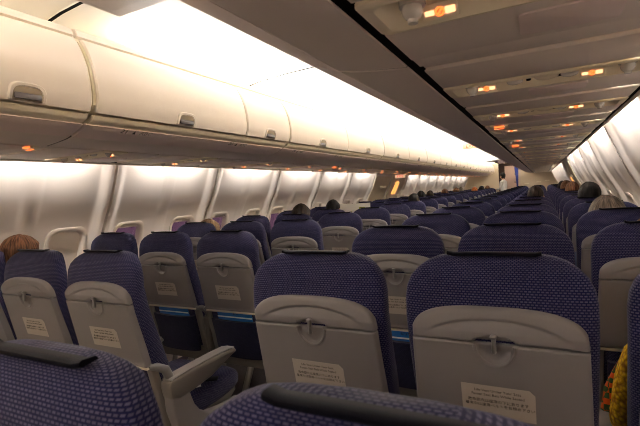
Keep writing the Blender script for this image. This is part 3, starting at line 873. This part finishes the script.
# seat belt lying on the left aisle seat
t = thing('seat_belt', 'cream seat belt buckle lying on the navy cushion by the aisle armrest', 'seat belt', (-.513+.12, 1.168+.34, .458), .5)
mb = MB(); mb.box((0, 0, .012), (.085, .045, .016), .005); mb.box((.012, 0, .021), (.05, .038, .006), .002); mb.obj('buckle', M_card, t)
mb = MB(); mb.box((.075, -.008, .006), (.09, .044, .004), .001); mb.obj('strap', M_black, t)
mb = MB(); mb.box((.03, -.075, .004), (.05, .03, .004), .001, rot=Matrix.Rotation(.4, 4, 'Z')); mb.obj('tag', M_bookwhite, t)

# ------------------------------------------------------------------ people
def person_mesh(standing=False):
    """one continuous body, seat origin at the floor under the seat strip (or under the feet)"""
    V = []; E = []; RAD = []
    def add(p, r, par=None):
        V.append(p); RAD.append(r)
        if par is not None: E.append((par, len(V)-1))
        return len(V)-1
    if not standing:
        pel = add((0, .24, .53), .125); be = add((0, .205, .66), .12, pel); ch = add((0, .19, .82), .125, be); nk = add((0, .205, .955), .06, ch); hd = add((0, .225, 1.02), .06, nk)
        for s in (-1, 1):
            hp = add((s*.09, .30, .53), .085, pel); kn = add((s*.10, .66, .53), .06, hp); sh = add((s*.10, .66, .30), .05, kn); an = add((s*.10, .63, .09), .038, sh); ft = add((s*.11, .74, .05), .036, an)
            so = add((s*.165, .19, .90), .058, ch); el = add((s*.200, .24, .66), .040, so); wr = add((s*.165, .46, .63), .028, el); pm = add((s*.155, .52, .628), .032, wr)
            hand(add, (s*.155, .54, .626), (0, 1, -.12), s, pm)
    else:
        pel = add((0, 0, .92), .12); be = add((0, 0, 1.06), .105, pel); ch = add((0, 0, 1.24), .115, be); nk = add((0, 0, 1.40), .05, ch); hd = add((0, .01, 1.46), .055, nk)
        for s in (-1, 1):
            hp = add((s*.085, 0, .86), .09, pel); kn = add((s*.09, .01, .48), .06, hp); an = add((s*.09, -.01, .09), .04, kn); ft = add((s*.10, .11, .05), .036, an)
            so = add((s*.16, 0, 1.33), .05, ch); el = add((s*.20, .02, 1.06), .04, so); wr = add((s*.15, .22, 1.04), .026, el); pm = add((s*.12, .28, 1.05), .03, wr)
            hand(add, (s*.12, .30, 1.05), (0, 1, 0), s, pm)
    me = bpy.data.meshes.new('skel'); me.from_pydata([Vector(v) for v in V], E, [])
    o = bpy.data.objects.new('skel', me); COL.objects.link(o)
    m = o.modifiers.new('s', 'SKIN'); o.modifiers.new('d', 'SUBSURF').levels = 1
    for i, r in enumerate(RAD):
        me.skin_vertices[0].data[i].radius = (r, r)
    me.skin_vertices[0].data[0].use_root = True
    dg = bpy.context.evaluated_depsgraph_get(); bm0 = bpy.data.meshes.new_from_object(o.evaluated_get(dg)); bpy.data.objects.remove(o)
    bm = bmesh.new(); bm.from_mesh(bm0)
    H = Vector((0, .235, 1.105)) if not standing else Vector((0, .02, 1.545))
    def sp(c, r, sc=(1, 1, 1)):
        b = bmesh.new(); bmesh.ops.create_uvsphere(b, u_segments=20, v_segments=14, radius=r); bmesh.ops.scale(b, vec=sc, verts=b.verts); bmesh.ops.translate(b, vec=H+Vector(c), verts=b.verts)
        t = bpy.data.meshes.new('t'); b.to_mesh(t); b.free(); bm.from_mesh(t); bpy.data.meshes.remove(t)
    sp((0, -.005, .02), .1, (.76, .93, .95)); sp((0, .03, -.05), .07, (.82, .85, .85)); sp((0, .055, -.075), .03, (1.1, .9, .8))
    sp((0, .095, -.012), .017, (.8, 1.1, 1.4)); sp((0, .083, -.052), .018, (1.4, .6, .6))
    for s in (-1, 1): sp((s*.078, -.005, -.012), .022, (.45, .8, 1.35)); sp((s*.03, .078, .012), .015, (1.1, .6, .8))
    t = bpy.data.meshes.new('raw'); bm.to_mesh(t); bm.free()
    o = bpy.data.objects.new('raw', t); COL.objects.link(o)
    rm = o.modifiers.new('r', 'REMESH'); rm.mode = 'VOXEL'; rm.voxel_size = .011
    sm = o.modifiers.new('m', 'SMOOTH'); sm.iterations = 2; sm.factor = .4
    dg = bpy.context.evaluated_depsgraph_get(); out = bpy.data.meshes.new_from_object(o.evaluated_get(dg)); bpy.data.objects.remove(o)
    for p in out.polygons:
        p.use_smooth = True; c = p.center
        if standing:
            k = 0
            if c.z < .88: k = 2 if c.z > .07 else 3
            elif c.z < 1.40 and not (c.y > .19): k = 1
        else:
            k = 0
            if c.z < .60 and c.y > .15 and (abs(c.x) < .17): k = 2
            if c.z < .08: k = 3
            elif c.z < .945 and (c.y < .33 or abs(c.x) < .12 and c.z > .6) and k == 0: k = 1
        p.material_index = k
    return out
def hand(add, o, d, s, root):
    o = Vector(o); d = Vector(d).normalized(); sd = Vector((1, 0, 0))
    for k, (off, L) in enumerate(((-.024, .060), (-.008, .072), (.008, .068), (.023, .052))):
        a = add(tuple(o+sd*off), .010, root); b = add(tuple(o+sd*off+d*L*.55+Vector((0, 0, -.006))), .009, a); add(tuple(o+sd*off*1.05+d*L*.95+Vector((0, 0, -.024))), .008, b)
    a = add(tuple(o-sd*s*.030+d*-.012), .011, root); add(tuple(o-sd*s*.048+d*.022+Vector((0, 0, -.008))), .009, a)
def hair_mesh(style, m, H):
    mb = MB(); rings = []; rr = random.Random(len(style)*7+3)
    n = 60; tuft = [rr.random() for _ in range(n)]; tuft = [(tuft[k-1]+2*tuft[k]+tuft[(k+1) % n])/4-.5 for k in range(n)]
    grow = {'short': 1.06, 'bushy': 1.17, 'long': 1.10, 'bob': 1.12}[style]
    # profile of the hair cap from crown down, lower at the back than at the face
    lev = [0, .08, .17, .27, .38, .5, .62, .74, .84, .93, 1.0]
    for v in lev:
        ring = []
        for k in range(n):
            a = 2*PI*k/n
            back = .5-.5*math.sin(a)             # 1 at the back (-y)
            low = {'short': lerp(math.radians(68), math.radians(122), smooth(.15, .7, back)), 'bushy': lerp(math.radians(70), math.radians(125), smooth(.15, .6, back)),
                   'bob': lerp(math.radians(66), math.radians(140), smooth(.12, .5, back)), 'long': lerp(math.radians(64), math.radians(140), smooth(.1, .45, back))}[style]
            ph = .02+low*v
            wob = 1+.022*math.sin(3*a+v*5)+(.16 if style == 'bushy' else .07)*tuft[(k+int(v*6)) % n]*smooth(0, .3, v)+.025*(rr.random()-.5)
            q = grow*wob
            x = .0765*q*math.sin(ph)*math.cos(a); y = -.005+.094*q*math.sin(ph)*math.sin(a); z = .02+.096*q*math.cos(ph)
            if style in ('long', 'bob') and v >= .84:
                z -= (.16 if style == 'long' else .04)*smooth(.2, .6, back)*(1 if v == 1 else .3)
                x *= 1.06; 
            ring.append(H+Vector((x, y, z)))
        rings.append(ring)
    inner = [[H+(p-H)*.90 for p in rings[-1]], [H+(p-H)*.80 for p in rings[5]]]
    mb.loft(rings+inner, cap0=True, cap1=True); me = mb.mesh('hair', m, angle=180)
    lay = me.uv_layers.new(name='UVMap')
    for p in me.polygons:
        ks = [me.loops[l].vertex_index for l in p.loop_indices]; wrap = len(ks) == 4 and max(q % n for q in ks) == n-1 and min(q % n for q in ks) == 0
        for l, q in zip(p.loop_indices, ks):
            lay.data[l].uv = ((1. if wrap and q % n == 0 else (q % n)/n)*1.6, (q//n)*.1)
    return me
BODY = person_mesh(); STAND = person_mesh(True)
HS = Vector((0, .235, 1.105)); HST = Vector((0, .02, 1.545))
def seated(c, r, label, hair, style, shirt, dx=0, dz=0, lean=0, hs=1.0, bare=False):
    t = thing('person', label, 'person', (XC[c]+dx, row_y(c, r)-.01, dz), 0)
    me = BODY.copy()
    for m in (M_skin, shirt, M_trouser, M_dark): me.materials.append(m)
    for p in me.polygons:
        q = p.center
        if bare and abs(q.x) > .17 and q.z < .80 and p.material_index == 1: p.material_index = 0
        if shirt is M_shirt[3] and p.material_index == 0 and q.z < .9 and q.y < .47: p.material_index = 1
    b = link('body', me, t); h = link('hair', hair_mesh(style, hair, HS), t)
    for o in (b, h): o.scale = (1, 1, 1)
    t.rotation_euler = (0, lean, 0)
    if hs != 1: h.matrix_local = Matrix.Translation(HS) @ Matrix.Scale(hs, 4) @ Matrix.Translation(-HS)
    return t
W_, CH, BL, YE = M_shirt
seated('L3', 1, 'brown-haired person seated by the left window, nearest head at left edge', H_brown, 'long', CH, dx=.01, dz=-.05)
seated('L3', 3, 'light tan-haired person seated by the left window, second head from left', H_tan, 'bob', BL, dx=-.03, dz=-.09)
seated('L2', 4, 'dark-haired person in left middle seat, nearer of two black heads together', H_dark, 'bushy', CH, dx=-.02, dz=-.02)
pap = seated('L2', 5, 'black-haired person in left middle seat reading an open newspaper', H_black, 'short', W_, dx=-.04, dz=0)
seated('B', 6, 'dark-haired person in the middle column straight ahead, seen alone', H_dark, 'short', BL, dx=.05, dz=.025)
seated('C', 5, 'dark brown tousled head by the right window beyond the grey one', H_black, 'bushy', CH, dx=.0, dz=.03)
seated('C', 3, 'grey-haired person by the right window with bushy hair', H_grey, 'bushy', BL, dx=-.05, dz=-.04, hs=1.04)
seated('C', 2, 'auburn-haired person at the right edge with bare elbow showing', H_auburn, 'bob', BL, dx=.03, dz=-.07, bare=True)
seated('C', 8, 'brown-haired person by right window, nearest of the far group', H_brown, 'bob', W_, dz=.03)
seated('C', 10, 'brown-haired person by right window, middle of the far group', H_brown, 'bushy', CH, dz=.04)
seated('C', 12, 'black-haired person by right window, farthest of the group', H_black, 'short', BL, dz=.04)
for c, r, h, s, lab in (('L1', 7, H_black, 'short', 'black-haired person by the aisle just beyond the left overwing exit'), ('L2', 10, H_black, 'bushy', 'black-haired person in left middle seat, second beyond the exit'), ('L2', 11, H_dark, 'short', 'dark-haired person in left middle seat, third beyond the exit'),
                   ('L2', 13, H_brown, 'bob', 'brown-haired person far down the left block, fourth beyond the exit'), ('L2', 15, H_brown, 'bob', 'brown bob-haired person far down the left block, fifth beyond the exit'), ('L2', 16, H_grey, 'bushy', 'grey-haired person far down the left block'),
                   ('L1', 15, H_auburn, 'short', 'reddish-haired person by the aisle far down the left block'), ('L1', 17, H_black, 'bushy', 'black-haired person by the aisle near the end of the left block'), ('L1', 19, H_brown, 'short', 'brown-haired person by the aisle in the last rows at left')):
    seated(c, r, lab, h, s, [W_, CH, BL][(r+len(lab)) % 3], dz=.0)
# the yellow-knit passenger beside the window in the first row
yk = seated('C', 1, 'person in a yellow knit sweater with orange and green edging, right edge', H_brown, 'bob', YE, dx=.0, dz=0)
def edging():
    m = bpy.data.materials.new('orange_green_edging'); m.use_nodes = True; N = m.node_tree.nodes; L = m.node_tree.links
    b = N['Principled BSDF']; b.inputs['Roughness'].default_value = .95; tc = N.new('ShaderNodeTexCoord'); ch = N.new('ShaderNodeTexChecker'); ch.inputs['Scale'].default_value = 62
    ch.inputs[1].default_value = srgb(214, 92, 20); ch.inputs[2].default_value = srgb(40, 80, 40)
    L.new(tc.outputs['Object'], ch.inputs[0]); L.new(ch.outputs[0], b.inputs['Base Color']); return m
def sleeve():
    """loose knitted sleeve over the left arm, hem hanging"""
    mb = MB(); rings = []
    tab = ((.80, -.13, -.09), (.77, -.148, -.06), (.72, -.172, -.04), (.668, -.190, -.03), (.60, -.203, -.03), (.514, -.214, -.03), (.42, -.224, -.03), (.36, -.228, -.03))
    for z, xl, xr in tab:
        cx, rx = (xl+xr)/2, (xr-xl)/2
        rings.append([(cx+rx*math.cos(2*PI*k/32), .47+.075*math.sin(2*PI*k/32)*(1+.08*math.cos(5*2*PI*k/32)), z) for k in range(32)])
    mb.loft(rings); o = mb.obj('knit_garment', YE, yk, angle=180)
    mb = MB(); mb.tube([(xl-.016, .44+.01*math.sin(z*40), z) for z, xl, xr in tab[:-1]], .016, 10); mb.obj('edging', edging(), o)
sleeve()
# newspaper
t = thing('newspaper', 'open white newspaper with green print held up above left seats', 'newspaper', (XC['L2']+.10, row_y('L2', 5)+.50, .87), 0)
mb = MB(); mb.grid(12, 6, lambda i, j: (-.20+.40*i/12, .03*abs(i-6)/6+.002*math.sin(i), .29*j/6)); me = mb
bmesh.ops.solidify(mb.bm, geom=mb.bm.faces[:], thickness=.004); mb.obj('sheet', M_bookwhite, t)
mb = MB()
for i in range(3): mb.box((-.10+.1*i, .012, .14+.04*i), (.07, .02, .05), .002)
mb.obj('printed_picture', mat('newsprint_green', srgb(150, 160, 60), .7, .2, var=.2, vscale=40), t)
# cabin attendant in the far aisle
t = thing('person', 'cabin attendant in white shirt standing in the far doorway', 'person', (-.17, Y1-.35, 0), math.radians(60))
me = STAND.copy()
for m in (M_skin, W_, M_trouser, M_dark): me.materials.append(m)
link('body', me, t); link('hair', hair_mesh('bob', H_black, HST), t)

vs = scene.view_settings
vs.view_transform = 'Standard'; vs.look = 'None'; vs.gamma = 1; vs.exposure = .72
vs.use_curve_mapping = False
scene.cycles.use_denoising = True; scene.cycles.filter_width = 1.0
scene.cycles.max_bounces = 10; scene.cycles.diffuse_bounces = 6; scene.cycles.sample_clamp_indirect = 6
